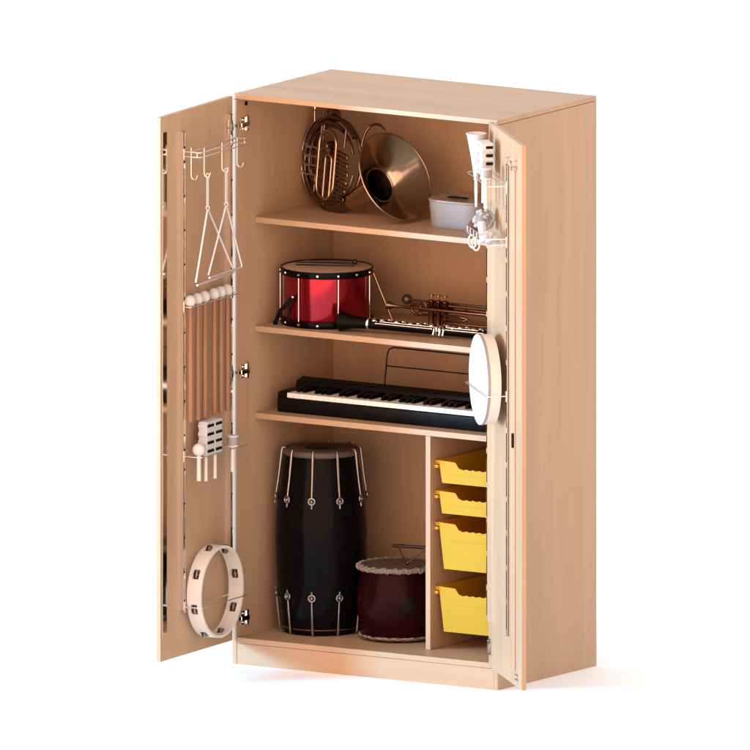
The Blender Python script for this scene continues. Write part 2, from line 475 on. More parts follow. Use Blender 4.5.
# ---- right door
ZR = 1.734
RSS = (RS[0]-.02, .335)
bracket('cone_holder', 'wire holder high on the right door with a white cone and a jingle block', RD, -1, ZR, .076, RSS)
jingle_block(RD, -1, 'white jingle block with three black slots, held high on the right door', .095, .185, .024, .062, ZR+.012, .108, 3, 1, -.10, True)
can_shaker(RD, -1, 'grey can shaker with pale lids, high on the right door', .225, .058, ZR+.010, .0200, .036, -.10)
t = thing('cone_shaker', 'tall white plastic cone with a wide open mouth, high on the right door', 'cone', place(RD, -.045, .052, ZR))
MB().lathe([(.0001, -.022), (.0075, -.022), (.0095, 0), (.0165, .05), (.0310, .128), (.0335, .130), (.0345, .133), (.0325, .1335), (.0295, .128), (.0150, .05), (.0080, .002), (.0001, .0)], 40).build('cone', 'white', t)
for a in (-1, 1):
    mb = MB(); mb.tube([(a*.006, 0, -.015), (a*.0095, 0, -.06), (a*.0060, 0, -.112)], [.0042, .0036, .0026], 10, sub=4); mb.build('prong', 'white', t)

ZK = 1.548
t = thing('wire_basket', 'small ladder-like wire basket on the right door below the cone', 'wire basket', place(RD, 0, 0, ZK))
mb = MB(); uwire(mb, -1, RSS[0], RSS[1], .078, .010, WR*1.2); uwire(mb, -1, RSS[0], RSS[1], .078, -.010, WR*1.2)
for i in range(7):
    s = RSS[0]+.02+(RSS[1]-RSS[0]-.04)*i/6
    mb.tube([(-s, .078, .010), (-s, .078, -.012), (-s, .070, -.020), (-s, .025, -.020), (-s, .016, -.012)], WR*.9, 8)
clips(mb, -1, RSS, 0); mb.build('basket_wire', 'wire', t)
t = thing('ball_shaker', 'clear ball shaker filled with pale beads, topmost in the wire basket', 'shaker', place(RD, -.130, .046, ZK-.018))
rb = random.Random(3)
mb = MB()
for i in range(52):
    v = Vector((rb.gauss(0, 1), rb.gauss(0, 1), rb.gauss(0, 1))).normalized()*.0315
    mb.ball((v.x, v.y, .062+v.z), .0072, 8)
mb.build('beads', 'clear', t)
MB().ball((0, 0, .062), .0305, 24).build('shaker_shell', 'milky', t)
t = thing('castanet', 'brown wooden castanet in the wire basket beside the clear ball shaker', 'castanet', place(RD, -.055, .060, ZK-.018))
for q in (-.008, .008):
    mb = MB().at(Matrix.Translation((0, 0, .030)) @ Matrix.Rotation(R(20), 4, 'Y') @ Matrix.Translation((q, 0, 0)) @ Matrix.Rotation(PI/2*(1 if q > 0 else -1), 4, 'Y'))
    mb.lathe([(.0001, .007), (.012, .0055), (.0195, .002), (.0205, -.002), (.0190, -.005), (.010, -.002), (.0001, 0)], 24)
    mb.build('castanet_shell', 'brown', t)
t = thing('tube_shaker', 'short white tube shaker lying tilted at the front of the wire basket', 'shaker', place(RD, -.195, .060, ZK-.018))
m0 = Matrix.Translation((0, .002, .034)) @ Matrix.Rotation(R(38), 4, 'Y')
MB().at(m0).lathe([(.0001, -.032), (.0150, -.032), (.0150, .032), (.0001, .032)], 28).build('shaker_tube', 'white', t, .001)
MB().at(m0).lathe([(.0001, .0325), (.0162, .0325), (.0162, .041), (.0001, .041)], 28).build('shaker_cap', 'milky', t, .001)
t = thing('bell_wreath', 'bundle of clear jingle bells at the outer end of the wire basket', 'bells', place(RD, -.270, .055, ZK-.018))
mb = MB(); mb.ring((0, 0, .012), .026, .003, 'z', 24, 8); mb.build('band', 'milky', t)
for i in range(11):
    a = 2*PI*i/11
    mb = MB(); mb.ball((.033*math.cos(a), .022*math.sin(a), .016+.018*rb.uniform(-.6, 1)), .0130, 16)
    mb.build('bell', 'clear', t)
for i, (s, lb) in enumerate(((.105, 'pale wooden ring hanging under the wire basket, nearer the hinges'), (.160, 'pale wooden ring hanging under the wire basket, nearer the outer door edge'))):
    t = MB().ring((0, 0, -.0215), .0210, .0028, 'y', 32, 10).build('hanging_ring', 'pale_wood')
    t.matrix_world = place(RD, -s, .078, ZK-.010+.0005) @ Matrix.Rotation(R(24), 4, 'Z'); tag(t, lb, 'ring', 'rings under the wire basket')

# frame drum
ZF = 1.034
bracket('drum_holder', 'wire holder across the white frame drum on the right door', RD, -1, ZF, .081, RSS)
t = thing('frame_drum', 'shallow round frame drum with a plain white head on the right door', 'frame drum', place(RD, -.180, .052, 1.068))
Rf = .149
mb = MB().at(FY); mb.lathe([(Rf-.008, -.024), (Rf, -.024), (Rf, .012), (Rf-.008, .012)], 96, closed=True); mb.build('frame_hoop', 'pale_wood', t, .001)
mb = MB().at(FY); mb.lathe([(Rf-.008, .0125), (Rf+.0012, .0125), (Rf+.0012, .0215), (Rf-.008, .0215)], 96, closed=True); mb.build('tension_band', 'grey', t, .0006)
mb = MB().at(FY); mb.lathe([(.0001, .0222), (Rf-.004, .0222), (Rf, .0215), (Rf-.008, .0200), (.0001, .0205)], 96); mb.build('drum_head', 'head', t)

# ------------------------------------------------------------------ top shelf: horn, tub
cen = Vector((.160, .352, 1.475+.1605))
e1 = Vector((.933, -.36, 0)).normalized(); e2 = Vector((.036, .093, .995)); e2 = (e2-e1*e2.dot(e1)).normalized(); e3 = e2.cross(e1)
hm = Matrix((e1, e3, e2)).transposed().to_4x4(); hm.translation = cen-Vector((0, 0, .1605))
# horn frame: x to the bell, y to the back of the shelf, z up; coil centre at C
t = thing('french_horn', 'dark brass french horn standing on the top shelf, its wide bell to the right', 'horn', hm)
C = Vector((0, 0, .1605))
def arc(r, a0, a1, n, y0=0., y1=0., sx=1.): return [C+Vector((sx*r*math.cos(R(a0+(a1-a0)*i/n)), y0+(y1-y0)*i/n, r*math.sin(R(a0+(a1-a0)*i/n)))) for i in range(n+1)]
mb = MB()
mb.tube(arc(.150, 40, 330, 40, -.016, -.008), .0075, 12)
mb.tube(arc(.142, -30, 320, 44, .004, .012), .0075, 12)
mb.tube(arc(.133, 60, 350, 40, -.026, -.020), .0060, 12)
mb.tube(arc(.120, 20, 215, 30, -.012, -.016), .0055, 12)
mb.build('coil', 'brass_dk', t)
rim = C+Vector((.297, .028, -.0085)); thr = C+Vector((.075, 0, -.127)); ax = (rim-thr).normalized(); Lb = (rim-thr).length
path = arc(.148, 150, 285, 26, .018, 0)
rad = [.008+.016*(i/26)**1.3 for i in range(27)]
mb = MB(); mb.tube(path+[thr+ax*.012, thr+ax*.04], rad+[.0255, .027], 16); mb.build('bell_tail', 'brass_dk', t)
prof = [(0, .153), (.0015, .1532), (.004, .1495), (.012, .139), (.028, .118), (.046, .093), (.064, .071), (.078, .0575), (.10, .046), (.13, .037), (.18, .030), (.23, .026)]
mb = MB().at(axis_matrix(rim, ax))
outer = [(r, -d-.0015) for d, r in prof]; inner = [(r-.0016, -d+.0003) for d, r in prof]
mb.lathe(inner[::-1]+[(.1522, .0012), (.1545, .0012), (.1552, -.001), (.1540, -.003)]+outer[1:], 72)
mb.build('bell', 'brass', t, angle=50)
mb = MB().at(axis_matrix(rim, ax)); mb.ring((0, 0, .0004), .1538, .0030, 'z', 96, 10); mb.build('rim_bead', 'brass', t)
mb = MB().at(axis_matrix(rim, ax)); mb.ring((0, 0, -.077), .0585, .0026, 'z', 40, 10); mb.build('bell_ring', 'brass', t)
mb = MB().at(axis_matrix(rim, ax)); mb.lathe([(.0550, -.079), (.0438, -.101), (.0350, -.130), (.0285, -.18), (.0245, -.229), (.0001, -.232)], 40); mb.build('throat_shade_sleeve', 'throat_shade', t)  # added dark sleeve, its colour stands in for shade in the throat
# slides
def stadium(cx, cz, hw, hh, y, n=14):
    p = []
    for i in range(n+1): a = PI*i/n; p.append(C+Vector((cx+hw*math.cos(a), y, cz+hh-hw+hw*math.sin(a))))
    for i in range(n+1): a = PI+PI*i/n; p.append(C+Vector((cx+hw*math.cos(a), y, cz-hh+hw+hw*math.sin(a))))
    return p
mb = MB(); mb.tube(stadium(.008, -.005, .046, .112, -.040), .0052, 12, closed=True); mb.build('tuning_slide', 'brass', t)
mb = MB(); mb.tube(stadium(.026, -.045, .017, .074, -.046), .0042, 12, closed=True); mb.build('tuning_slide', 'brass', t)
for k in range(6):
    z = .045-.028*k
    mb = MB(); mb.tube([C+Vector((.048, -.028, z)), C+Vector((.105-.004*abs(k-2), -.028, z-.010)), C+Vector((.112-.004*abs(k-2), -.028, z-.016)), C+Vector((.105-.004*abs(k-2), -.028, z-.022)), C+Vector((.048, -.028, z-.014))], .0042, 8, sub=3)
    mb.build('valve_slide', 'brass_dk', t)
for k in range(4):
    z = .055-.034*k
    mb = MB().at(Matrix.Translation(C+Vector((-.012, -.022, z))) @ Matrix.Rotation(PI/2, 4, 'X'))
    mb.lathe([(.0001, -.022), (.0150, -.022), (.0165, -.018), (.0150, -.016), (.0150, .014), (.0170, .016), (.0150, .020), (.005, .022), (.0001, .022)], 24)
    mb.build('rotary_valve', 'brass_dk', t)
for k in range(4):
    z = .040-.030*k
    mb = MB(); mb.tube([C+Vector((-.030, -.036, z)), C+Vector((-.075, -.040, z+.003)), C+Vector((-.092, -.043, z)), C+Vector((-.112, -.043, z+.008))], [.003, .003, .0045, .006], 8, sub=3)
    mb.build('lever', 'dull', t)
mb = MB()
for x, z0, z1 in ((-.060, .06, .125), (-.048, .055, .128), (.072, .06, .118), (-.02, -.14, -.06), (-.075, -.12, -.05)):
    mb.rod(C+Vector((x, -.020, z0)), C+Vector((x, -.018, z1)), .0048, 10)
for x in (.000, .010, -.012): mb.rod(C+Vector((x, -.034, -.09)), C+Vector((x, -.034, .05)), .0032, 8)
mb.tube(arc(.105, 200, 255, 10, -.02, -.02), .005, 10); mb.rod(C+Vector((-.142, -.012, .03)), C+Vector((-.06, -.020, .02)), .004)
mb.rod(C+Vector((-.14, -.012, -.03)), C+Vector((-.05, -.020, -.03)), .004)
mb.build('inner_tubing', 'brass_dk', t)
mb = MB(); mb.tube([C+Vector(p) for p in ((-.055, -.01, .140), (-.045, -.01, .166), (-.015, -.01, .172), (.012, -.01, .168), (.022, -.01, .144))], .0055, 10, sub=4)
mb.tube([C+Vector(p) for p in ((-.03, -.01, .146), (-.02, -.01, .160), (.0, -.01, .158), (.008, -.01, .146))], .005, 10, sub=4)
mb.build('top_loop', 'brass_dk', t)
mb = MB(); lead = [C+Vector((-.106, -.02, .165))]+arc(.158, 128, 232, 16, -.022, -.016)
mb.tube(lead, .0045, 10); mb.build('leadpipe', 'brass', t)
mb = MB().at(axis_matrix(C+Vector((-.1055, -.02, .163)), (-.015, 0, 1)))
mb.lathe([(.0040, 0), (.0042, .012), (.0048, .03), (.0085, .052), (.0095, .056), (.0085, .0575), (.0060, .050), (.002, .03)], 20); mb.build('mouthpiece', 'silver', t)
# wire strap loop at the back of the bell
mb = MB()
mb.tube([C+Vector(p) for p in ((.128, .008, .070), (.136, .012, .112), (.150, .020, .140), (.176, .026, .150), (.200, .030, .146), (.214, .032, .128), (.206, .030, .100))], .0048, 10, sub=4)
mb.build('hand_loop', 'brass_dk', t)

# plastic tub
def rrect(x0, x1, y0, y1, r, n=8):
    p = []
    for cx, cy, a in ((x1-r, y1-r, 0), (x0+r, y1-r, 90), (x0+r, y0+r, 180), (x1-r, y0+r, 270)):
        for i in range(n+1): p.append((cx+r*math.cos(R(a+90*i/n)), cy+r*math.sin(R(a+90*i/n))))
    return p
t = thing('plastic_tub', 'round-cornered milky plastic tub with a lid on the top shelf', 'tub', (.590, .240, SH[0]))
mb = MB(); a = rrect(0, .215, 0, .200, .055); b = rrect(.003, .212, .003, .197, .052)
n = len(a)
lo = rrect(.006, .209, .006, .194, .052); li = rrect(.009, .206, .009, .191, .05)
vs = [(x, y, .0006) for x, y in lo]+[(x, y, .085) for x, y in a]+[(x, y, .085) for x, y in b]+[(x, y, .004) for x, y in li]
fs = [tuple(range(n))[::-1], tuple(range(3*n, 4*n))]
for k in range(3):
    fs += [(k*n+i, k*n+(i+1) % n, (k+1)*n+(i+1) % n, (k+1)*n+i) for i in range(n)]
mb.add(vs, fs); mb.build('tub_body', 'milky', t)
mb = MB(); mb.prism(rrect(-.003, .218, -.003, .203, .058), .0855, .094, 'z'); mb.build('tub_lid', 'lid', t, .002)
t = MB().tube([(0, 0, .004), (.02, .004, .0048), (.075, .012, .0042)], [.0010, .0042, .0034], 10, sub=4).build('black_pick', 'black')
t.location = (.655, .285, SH[0]+.0943); tag(t, 'thin black pointed stick lying on the lid of the plastic tub', 'stick')

# ------------------------------------------------------------------ second shelf: red drum, clarinet, trumpet
RX, RY = .177, .302
t = thing('red_drum', 'shiny red drum with black studded hoops on the left of the second shelf', 'drum', (RX, RY, SH[1]))
Rr = .150; HD = .188
MB().lathe([(.0001, .004), (Rr-.004, .004), (Rr-.003, .006), (Rr-.003, HD-.004), (.0001, HD-.004)], 96).build('shell', 'red', t)
for z0, z1 in ((.0005, .022), (HD-.022, HD)):
    MB().lathe([(Rr-.0028, z0), (Rr+.003, z0), (Rr+.004, z0+.003), (Rr+.004, z1-.003), (Rr+.003, z1), (Rr-.0028, z1)], 96, closed=True).build('hoop', 'gloss', t)
MB().lathe([(.0001, HD-.003), (Rr-.0029, HD-.0032)], 96).build('drum_head', 'skin', t)
NS = 14
CAMA = math.atan2(-.844, .536)
stud = None; rodp = None
for z in (.011, HD-.011):
    for k in range(NS):
        a = CAMA+R(14+360/NS*k)
        if stud is None:
            mb = MB().at(Matrix.Translation((Rr+.0042, 0, 0)) @ Matrix.Rotation(PI/2, 4, 'Y')); mb.lathe([(.0048, -.002), (.0048, .001), (.0035, .003), (.0001, .0036)], 14)
            stud = mb.build('stud', 'silver', t); o = stud
        else:
            o = stud.copy(); col.objects.link(o)
        o.location = (0, 0, z); o.rotation_euler = (0, 0, a)
for k in range(7):
    a = CAMA+R(14+360/7*k)
    if rodp is None:
        mb = MB(); mb.rod((Rr+.004, 0, .022), (Rr+.004, 0, HD-.022), .0022, 10); rodp = mb.build('tension_rod', 'silver', t); o = rodp
    else:
        o = rodp.copy(); col.objects.link(o)
    o.rotation_euler = (0, 0, a)
# folding spurs: a black one to the left, a thin rod to the right
al = CAMA-R(44); u = Vector((math.cos(al), math.sin(al), 0)); w = Vector((-u.y, u.x, 0))
Lf = Vector((-.844, -.536, 0))
mb = MB(); p0 = u*(Rr+.004)+Vector((0, 0, .103)); p1 = u*(Rr+.006)-w*.055+Vector((0, 0, .050)); p2 = u*(Rr+.0)-w*.092+Vector((0, 0, .006))
mb.tube([p0, p0+u*.006, p1+u*.010, p2], [.006, .008, .0075, .006], 10); mb.rod(p0+Vector((0, 0, -.018))+u*.004-w*.020, u*(Rr+.008)-w*.022+Vector((0, 0, .02)), .004)
mb.ball(p2, .0085, 14)
mb.build('spur', 'black', t); MB().ball(p0+u*.009, .0052, 14).build('spur_screw', 'silver', t)
RG = Vector((.844, .536, 0))
mb = MB(); q0 = RG*(Rr+.006)+Vector((0, -.004, HD-.025)); q1 = RG*(Rr+.074)+Vector((.012, -.03, .004))
mb.tube([q0-Vector((0, 0, -.006))-RG*.004, q0, q1], .0034, 10); mb.build('spur', 'brass', t)
# sticks on the drum head
for i, (x0, y0, x1, y1, lb) in enumerate(((-.105, .028, .055, .085, 'dark mallet with a small round head lying on the red drum, towards its back'),
                                         (-.105, -.025, .070, .045, 'plain dark drumstick lying on the red drum, in front of the round headed mallet'))):
    t = thing('drum_mallet' if i == 0 else 'drumstick', lb, 'mallet' if i == 0 else 'drumstick', (RX+x0, RY+y0, SH[1]+HD-.003))
    d = Vector((x1-x0, y1-y0, 0))
    zb = .010 if i == 0 else .0056
    mb = MB(); mb.tube([(0, 0, .0055), d*.6+Vector((0, 0, .0050+zb*.3)), d+Vector((0, 0, zb))], [.0055, .0048, .0034], 12); mb.build('shaft', 'beater', t)
    mb = MB(); mb.ball(d+Vector((0, 0, zb)), .0098 if i == 0 else .0048, 18); mb.build('tip', 'beater', t)

# clarinet along the front of the second shelf
ca = Vector((.310, .172, SH[1]+.0345)); cb = Vector((.965, .275, SH[1]+.0165))
cx = (cb-ca).normalized(); up = Vector((0, 0, 1)); up = (up-cx*up.dot(cx)).normalized(); sd = cx.cross(up)   # sd points to the viewer's side
cm = Matrix((cx, -sd, up)).transposed().to_4x4(); cm.translation = ca-Vector((0, 0, .0345))
t = thing('clarinet', 'black clarinet with silver keys lying along the front of the second shelf', 'clarinet', cm)
LC = (cb-ca).length
lm = Matrix.Translation((0, 0, .0345)) @ Matrix.Rotation(PI/2, 4, 'Y')
MB().at(lm).lathe([(.020, .012), (.030, .001), (.0325, 0), (.034, .002), (.033, .006), (.0275, .022), (.0225, .045), (.0195, .075), (.0185, .105)], 36).build('clarinet_bell', 'gloss', t)
MB().at(lm).lathe([(.0001, .1048), (.0172, .1048), (.0160, .35), (.0155, .352), (.0155, LC-.09), (.0145, LC-.085), (.0165, LC-.082), (.0165, LC-.03), (.0110, LC-.02), (.0110, LC), (.0001, LC)], 32).build('clarinet_body', 'gloss', t)
for d, r in ((.1035, .0196), (.350, .0170), (.362, .0170), (LC-.087, .0172)):
    MB().at(lm).lathe([(.012, d-.0035), (r, d-.0035), (r+.0004, d), (r, d+.0035), (.012, d+.0035)], 32, closed=True).build('ring', 'silver', t)
axz = .0345
for k, (x0, x1, y, z) in enumerate(((.135, .335, -.0190, .006), (.150, .345, -.0165, .0125), (.375, .520, -.0180, .007), (.385, .500, -.0130, .0140))):
    mb = MB(); mb.rod((x0, y, axz+z), (x1, y, axz+z), .0017, 8)
    for q in range(5):
        x = x0+(x1-x0)*q/4; mb.rod((x, y*.8, axz+z*.8), (x, y*1.02, axz+z*1.02), .0020, 8)
    mb.build('key_rod', 'silver', t)
kx = [.125, .152, .178, .205, .228, .255, .282, .306, .330, .385, .408, .432, .455, .480, .505]
for k, x in enumerate(kx):
    ang = R(58+26*((k*7) % 5)/4.)
    ny, nz = -math.cos(ang), math.sin(ang)
    c0 = Vector((x, ny*.0195, axz+nz*.0195))
    mb = MB().at(axis_matrix(c0, (0, ny, nz))); mb.lathe([(.0001, -.002), (.0072, -.002), (.0078, .0), (.0060, .0022), (.0001, .0028)], 18)
    mb.at(Matrix()).rod(c0, c0+Vector((.012, -.002, -.006)), .0016, 6)
    mb.build('key', 'silver', t)
for x in (.338, .372, .360):       # side levers that hang down the front
    mb = MB(); mb.tube([(x, -.014, axz+.016), (x+.008, -.0215, axz+.006), (x+.006, -.0235, axz-.012)], [.002, .003, .0042], 8, sub=4); mb.build('key_lever', 'silver', t)

# trumpet behind it, valves upright
t = thing('trumpet', 'copper coloured trumpet lying behind the clarinet on the second shelf', 'trumpet', (.40, .385, SH[1]))
def TP(x, y, z): return Vector((x-.40, y-.385, z))
mb = MB()
for x in (.535, .562, .589):
    mb = MB().at(Matrix.Translation(TP(x, .380, .0005)))
    mb.lathe([(.0001, 0), (.0100, 0), (.0115, .004), (.0105, .010), (.0105, .085), (.0118, .087), (.0118, .093), (.0095, .095), (.003, .097), (.003, .108), (.0085, .109), (.0085, .113), (.0001, .113)], 24)
    mb.build('valve', 'copper', t)
mb = MB(); mb.tube([TP(.44, .362, .066), TP(.70, .362, .066), TP(.76, .362, .066), TP(.778, .362, .056), TP(.782, .362, .044), TP(.776, .362, .032), TP(.76, .362, .026), TP(.62, .362, .026), TP(.59, .372, .030)], .0056, 12, sub=4); mb.build('leadpipe', 'copper', t)
mb = MB(); pts = [TP(.590, .392, .040), TP(.54, .404, .040), TP(.47, .404, .038), TP(.448, .404, .045), TP(.440, .404, .056), TP(.447, .404, .066), TP(.465, .404, .070), TP(.62, .404, .068), TP(.76, .404, .066), TP(.80, .404, .066)]
mb.tube(pts, [.0056]*8+[.0075, .009], 14, sub=4); mb.build('bell_tube', 'copper', t)
mb = MB().at(axis_matrix(TP(.80, .404, .066), (1, 0, 0), (0, 1, 0))); mb.lathe([(.009, 0), (.012, .05), (.018, .09), (.030, .12), (.050, .138), (.0615, .145), (.0625, .147), (.060, .146), (.048, .140), (.028, .122), (.016, .09), (.010, .05), (.007, 0)], 48); mb.build('trumpet_bell', 'copper', t, angle=60)
mb = MB(); mb.tube([TP(.600, .366, .050), TP(.66, .360, .050), TP(.69, .360, .044), TP(.66, .360, .038), TP(.600, .366, .038)], .005, 10, sub=4); mb.build('valve_slide', 'copper', t)
mb = MB(); mb.tube([TP(.530, .394, .055), TP(.49, .396, .055), TP(.478, .396, .048), TP(.49, .396, .040), TP(.530, .394, .040)], .005, 10, sub=4); mb.build('valve_slide', 'copper', t)
mb = MB()
for x in (.48, .66): mb.rod(TP(x, .362, .066), TP(x, .404, .069), .003)
mb.ring(TP(.515, .360, .076), .011, .0022, 'y', 20, 8); mb.build('brace', 'copper', t)
mb = MB().at(axis_matrix(TP(.445, .362, .066), (-1, 0, 0), (0, 1, 0))); mb.lathe([(.0045, -.005), (.0048, .02), (.0065, .045), (.0125, .060), (.0135, .066), (.0120, .067), (.0070, .055), (.0030, .04)], 24); mb.build('mouthpiece', 'brass_dk', t)
mb = MB(); mb.tube([TP(.48, .35, .012), TP(.53, .345, .012), TP(.60, .350, .012)], [.004, .004, .004], 10); 
# dark beater across the trumpet tube
t = thing('ball_beater', 'dark beater with a round wooden head resting on top of the trumpet', 'beater', (.430, .412, SH[1]+.078))
MB().ball((-.012, .003, .004), .0185, 24).build('beater_head', 'beater', t)
MB().tube([(-.004, .003, .003), (.40, .006, .0030)], [.0052, .0046], 12).build('beater_shaft', 'beater', t)

# ------------------------------------------------------------------ third shelf: keyboard
KX0, KX1, KY = .066, .985, .172
t = thing('digital_piano', 'long black keyboard with white and black keys on the third shelf', 'keyboard', (KX0, KY, SH[2]))
KL = KX1-KX0
z0 = .0006
prof = [(.004, z0), (.150, z0), (.160, .010), (.160, .096), (.155, .099), (.118, .090), (.108, .066), (.108, .050), (.004, .050), (.0, .046), (0, .006)]
mb = MB(); mb.prism(prof, .0, KL, 'x'); mb.build('case', 'black', t, .0015)
cheek = [(.0005, .0502), (.1078, .0502), (.1078, .070), (.100, .0715), (.012, .0690), (.0005, .062)]
for xa, xb in ((.0005, .036), (KL-.036, KL-.0005)):
    mb = MB(); mb.prism(cheek, xa, xb, 'x'); mb.build('end_block', 'black', t, .002)
NWK = 36; kw = (KL-.074)/NWK
wk = None; bk = None
for i in range(NWK):
    if wk is None:
        mb = MB(); mb.box(.0004, kw-.0004, .0005, .106, .0506, .0665); wk = mb.build('white_key', 'ivory', t, .0009); o = wk
    else: o = wk.copy(); col.objects.link(o)
    o.location = (.037+kw*i, 0, 0)
for i in range(NWK-1):
    if i % 7 in (2, 6): continue
    if bk is None:
        mb = MB(); mb.add([(-.0066, .030, .0667), (.0066, .030, .0667), (.0066, .106, .0667), (-.0066, .106, .0667), (-.0055, .035, .0800), (.0055, .035, .0800), (.0055, .106, .0800), (-.0055, .106, .0800)],
                          [(0, 3, 2, 1), (4, 5, 6, 7), (0, 1, 5, 4), (1, 2, 6, 5), (2, 3, 7, 6), (3, 0, 4, 7)])
        bk = mb.build('black_key', 'gloss', t, .0008); o = bk
    else: o = bk.copy(); col.objects.link(o)
    o.location = (.037+kw*(i+1), 0, 0)
mb = MB()
for i in range(9): mb.at(Matrix.Translation((.12+.022*i, .137, .0948)) @ Matrix.Rotation(R(13.5), 4, 'X')).box(-.007, .007, -.003, .003, 0, .002)
mb.build('button_row', 'rubber', t)
mb = MB(); x0 = .388-KX0; x1 = .80-KX0; yb = .150
mb.tube([(x0, yb, .096), (x0+.004, yb+.012, .200), (x0+.010, yb+.014, .215), (x0+.026, yb+.015, .222), (x1-.026, yb+.015, .222), (x1-.010, yb+.014, .215), (x1-.004, yb+.012, .200), (x1, yb, .096)], .0026, 10)
mb.rod((x0+.002, yb+.007, .160), (x1-.002, yb+.007, .160), .0022, 8)
mb.build('music_stand', 'black', t)

# ------------------------------------------------------------------ bottom: two drums, divider, trays
BX, BY, BH = .1745, .270, .612
t = thing('barrel_drum', 'tall black barrel drum with metal tension hooks on the cupboard floor', 'drum', (BX, BY, BT))
pr = [(.0001, .0006), (.122, .0006), (.127, .003), (.130, .02), (.134, .05), (.1435, .14), (.1500, .24), (.1520, .31), (.1500, .38), (.1435, .46), (.133, .54), (.124, .585), (.120, .600), (.0001, .600)]
MB().lathe(pr, 96).build('drum_body', 'gloss', t)
MB().lathe([(.115, .598), (.1245, .592), (.1275, .597), (.1275, .606), (.1235, .611), (.115, .611)], 96, closed=True).build('top_hoop', 'dark_skin', t)
MB().lathe([(.0001, .6105), (.060, .6105), (.0615, .6095), (.117, .6085)], 96).build('drum_head', 'dark_skin', t)
MB().lathe([(.0001, .6118), (.050, .6116), (.0555, .6108)], 64).build('tuning_paste', 'black', t)
MB().lathe([(.1275, .018), (.1325, .019), (.1330, .022), (.1290, .024)], 96, closed=True).build('bottom_hoop', 'brass', t)
def hookmesh(top):
    mb = MB()
    if top:
        mb.tube([(.118, 0, .6125), (.127, 0, .613), (.1305, 0, .604), (.1405, 0, .52), (.1495, 0, .462)], [.0035, .004, .0044, .0036, .0032], 8)
        mb.ring((.1515, 0, .4525), .0105, .0032, 'x', 24, 8); mb.rod((.1505, 0, .446), (.1525, 0, .428), .0032, 8); mb.ball((.1525, 0, .4525), .0055, 12)
    else:
        mb.tube([(.121, 0, .0030), (.134, 0, .004), (.1365, 0, .012), (.1445, 0, .085), (.1475, 0, .120)], [.003, .004, .0044, .0036, .0032], 8)
        mb.ring((.1490, 0, .1295), .0105, .0032, 'x', 24, 8); mb.rod((.1490, 0, .136), (.1510, 0, .152), .0030, 8); mb.ball((.1505, 0, .1295), .0055, 12)
    return mb
for top in (True, False):
    first = None
    for k in range(10):
        a = CAMA+R(-12+36*k)
        if first is None: first = hookmesh(top).build('tension_hook', 'iron', t); o = first
        else: o = first.copy(); col.objects.link(o)
        o.rotation_euler = (0, 0, a)

SX, SYD = .470, .280
t = thing('small_drum', 'short dark maroon drum with a laced pale rim beside the tall black drum', 'drum', (SX, SYD, BT))
sp = [(.0001, .0008), (.112, .0008), (.119, .004), (.121, .015), (.1295, .05), (.1375, .095), (.1390, .125), (.1365, .16), (.128, .20), (.117, .236), (.0001, .236)]
MB().lathe(sp, 96).build('drum_body', 'maroon', t)
rr = random.Random(5)
def wobble(r, z, tr, n, am):
    return [(Vector(((r+rr.uniform(-am, am))*math.cos(2*PI*i/n), (r+rr.uniform(-am, am))*math.sin(2*PI*i/n), z+rr.uniform(-am, am)))) for i in range(n)]
mb = MB(); mb.tube(wobble(.1290, .240, 0, 60, .0015), .0085, 10, closed=True, sub=2); mb.build('rim', 'rope', t)
MB().lathe([(.0001, .2460), (.122, .2455), (.128, .2440)], 72).build('drum_head', 'dark_skin', t)
mb = MB(); zig = []
for k in range(23):
    a = 2*PI*k/23+rr.uniform(-.05, .05)
    for q, (r, z) in enumerate(((.1240, .2495), (.1378, .2455), (.1385, .2360), (.1285, .2310), (.1385, .2355), (.1380, .2435))):
        b = a+q*.028; zig.append(Vector((r*math.cos(b), r*math.sin(b), z)))
mb.tube(zig, .0019, 7, closed=True, sub=3)
mb.build('lacing', 'rope_lt', t)
mb = MB(); mb.tube(wobble(.1235, .0125, 0, 60, .001), .0062, 8, closed=True, sub=2); mb.build('rim', 'dark_skin', t)
mb = MB(); zig = []; rad = []
for k in range(26):
    a = 2*PI*k/26+rr.uniform(-.05, .05)
    for q in (0, .09, .14, .19): zig.append(Vector((.1288*math.cos(a+q), .1288*math.sin(a+q), .0155-(.004 if q == .19 else 0)))); rad.append(.0012 if q in (.19, 0) else .0034)
mb.tube(zig, rad, 7, closed=True, sub=2)
mb.build('lacing', 'rope_lt', t)
# dark flower mark on the shell, towards the front
def srad(z):
    for (r0, a), (r1, b) in zip(sp[2:], sp[3:]):
        if a <= z <= b: return r0+(r1-r0)*(z-a)/(b-a)
    return .121
a0 = CAMA+R(15); vs = []; n = 60
for i in range(n):
    th = 2*PI*i/n; q = .023+.006*math.cos(5*th)
    z = .128+q*math.sin(th); r = srad(z)+.0008; a = a0+q*math.cos(th)/r
    vs.append((r*math.cos(a), r*math.sin(a), z))
r = srad(.128)+.0012; vs.append((r*math.cos(a0), r*math.sin(a0), .128))
mb = MB(); mb.add(vs, [(i, (i+1) % n, n) for i in range(n)]); mb.build('flower_mark', 'black', t)
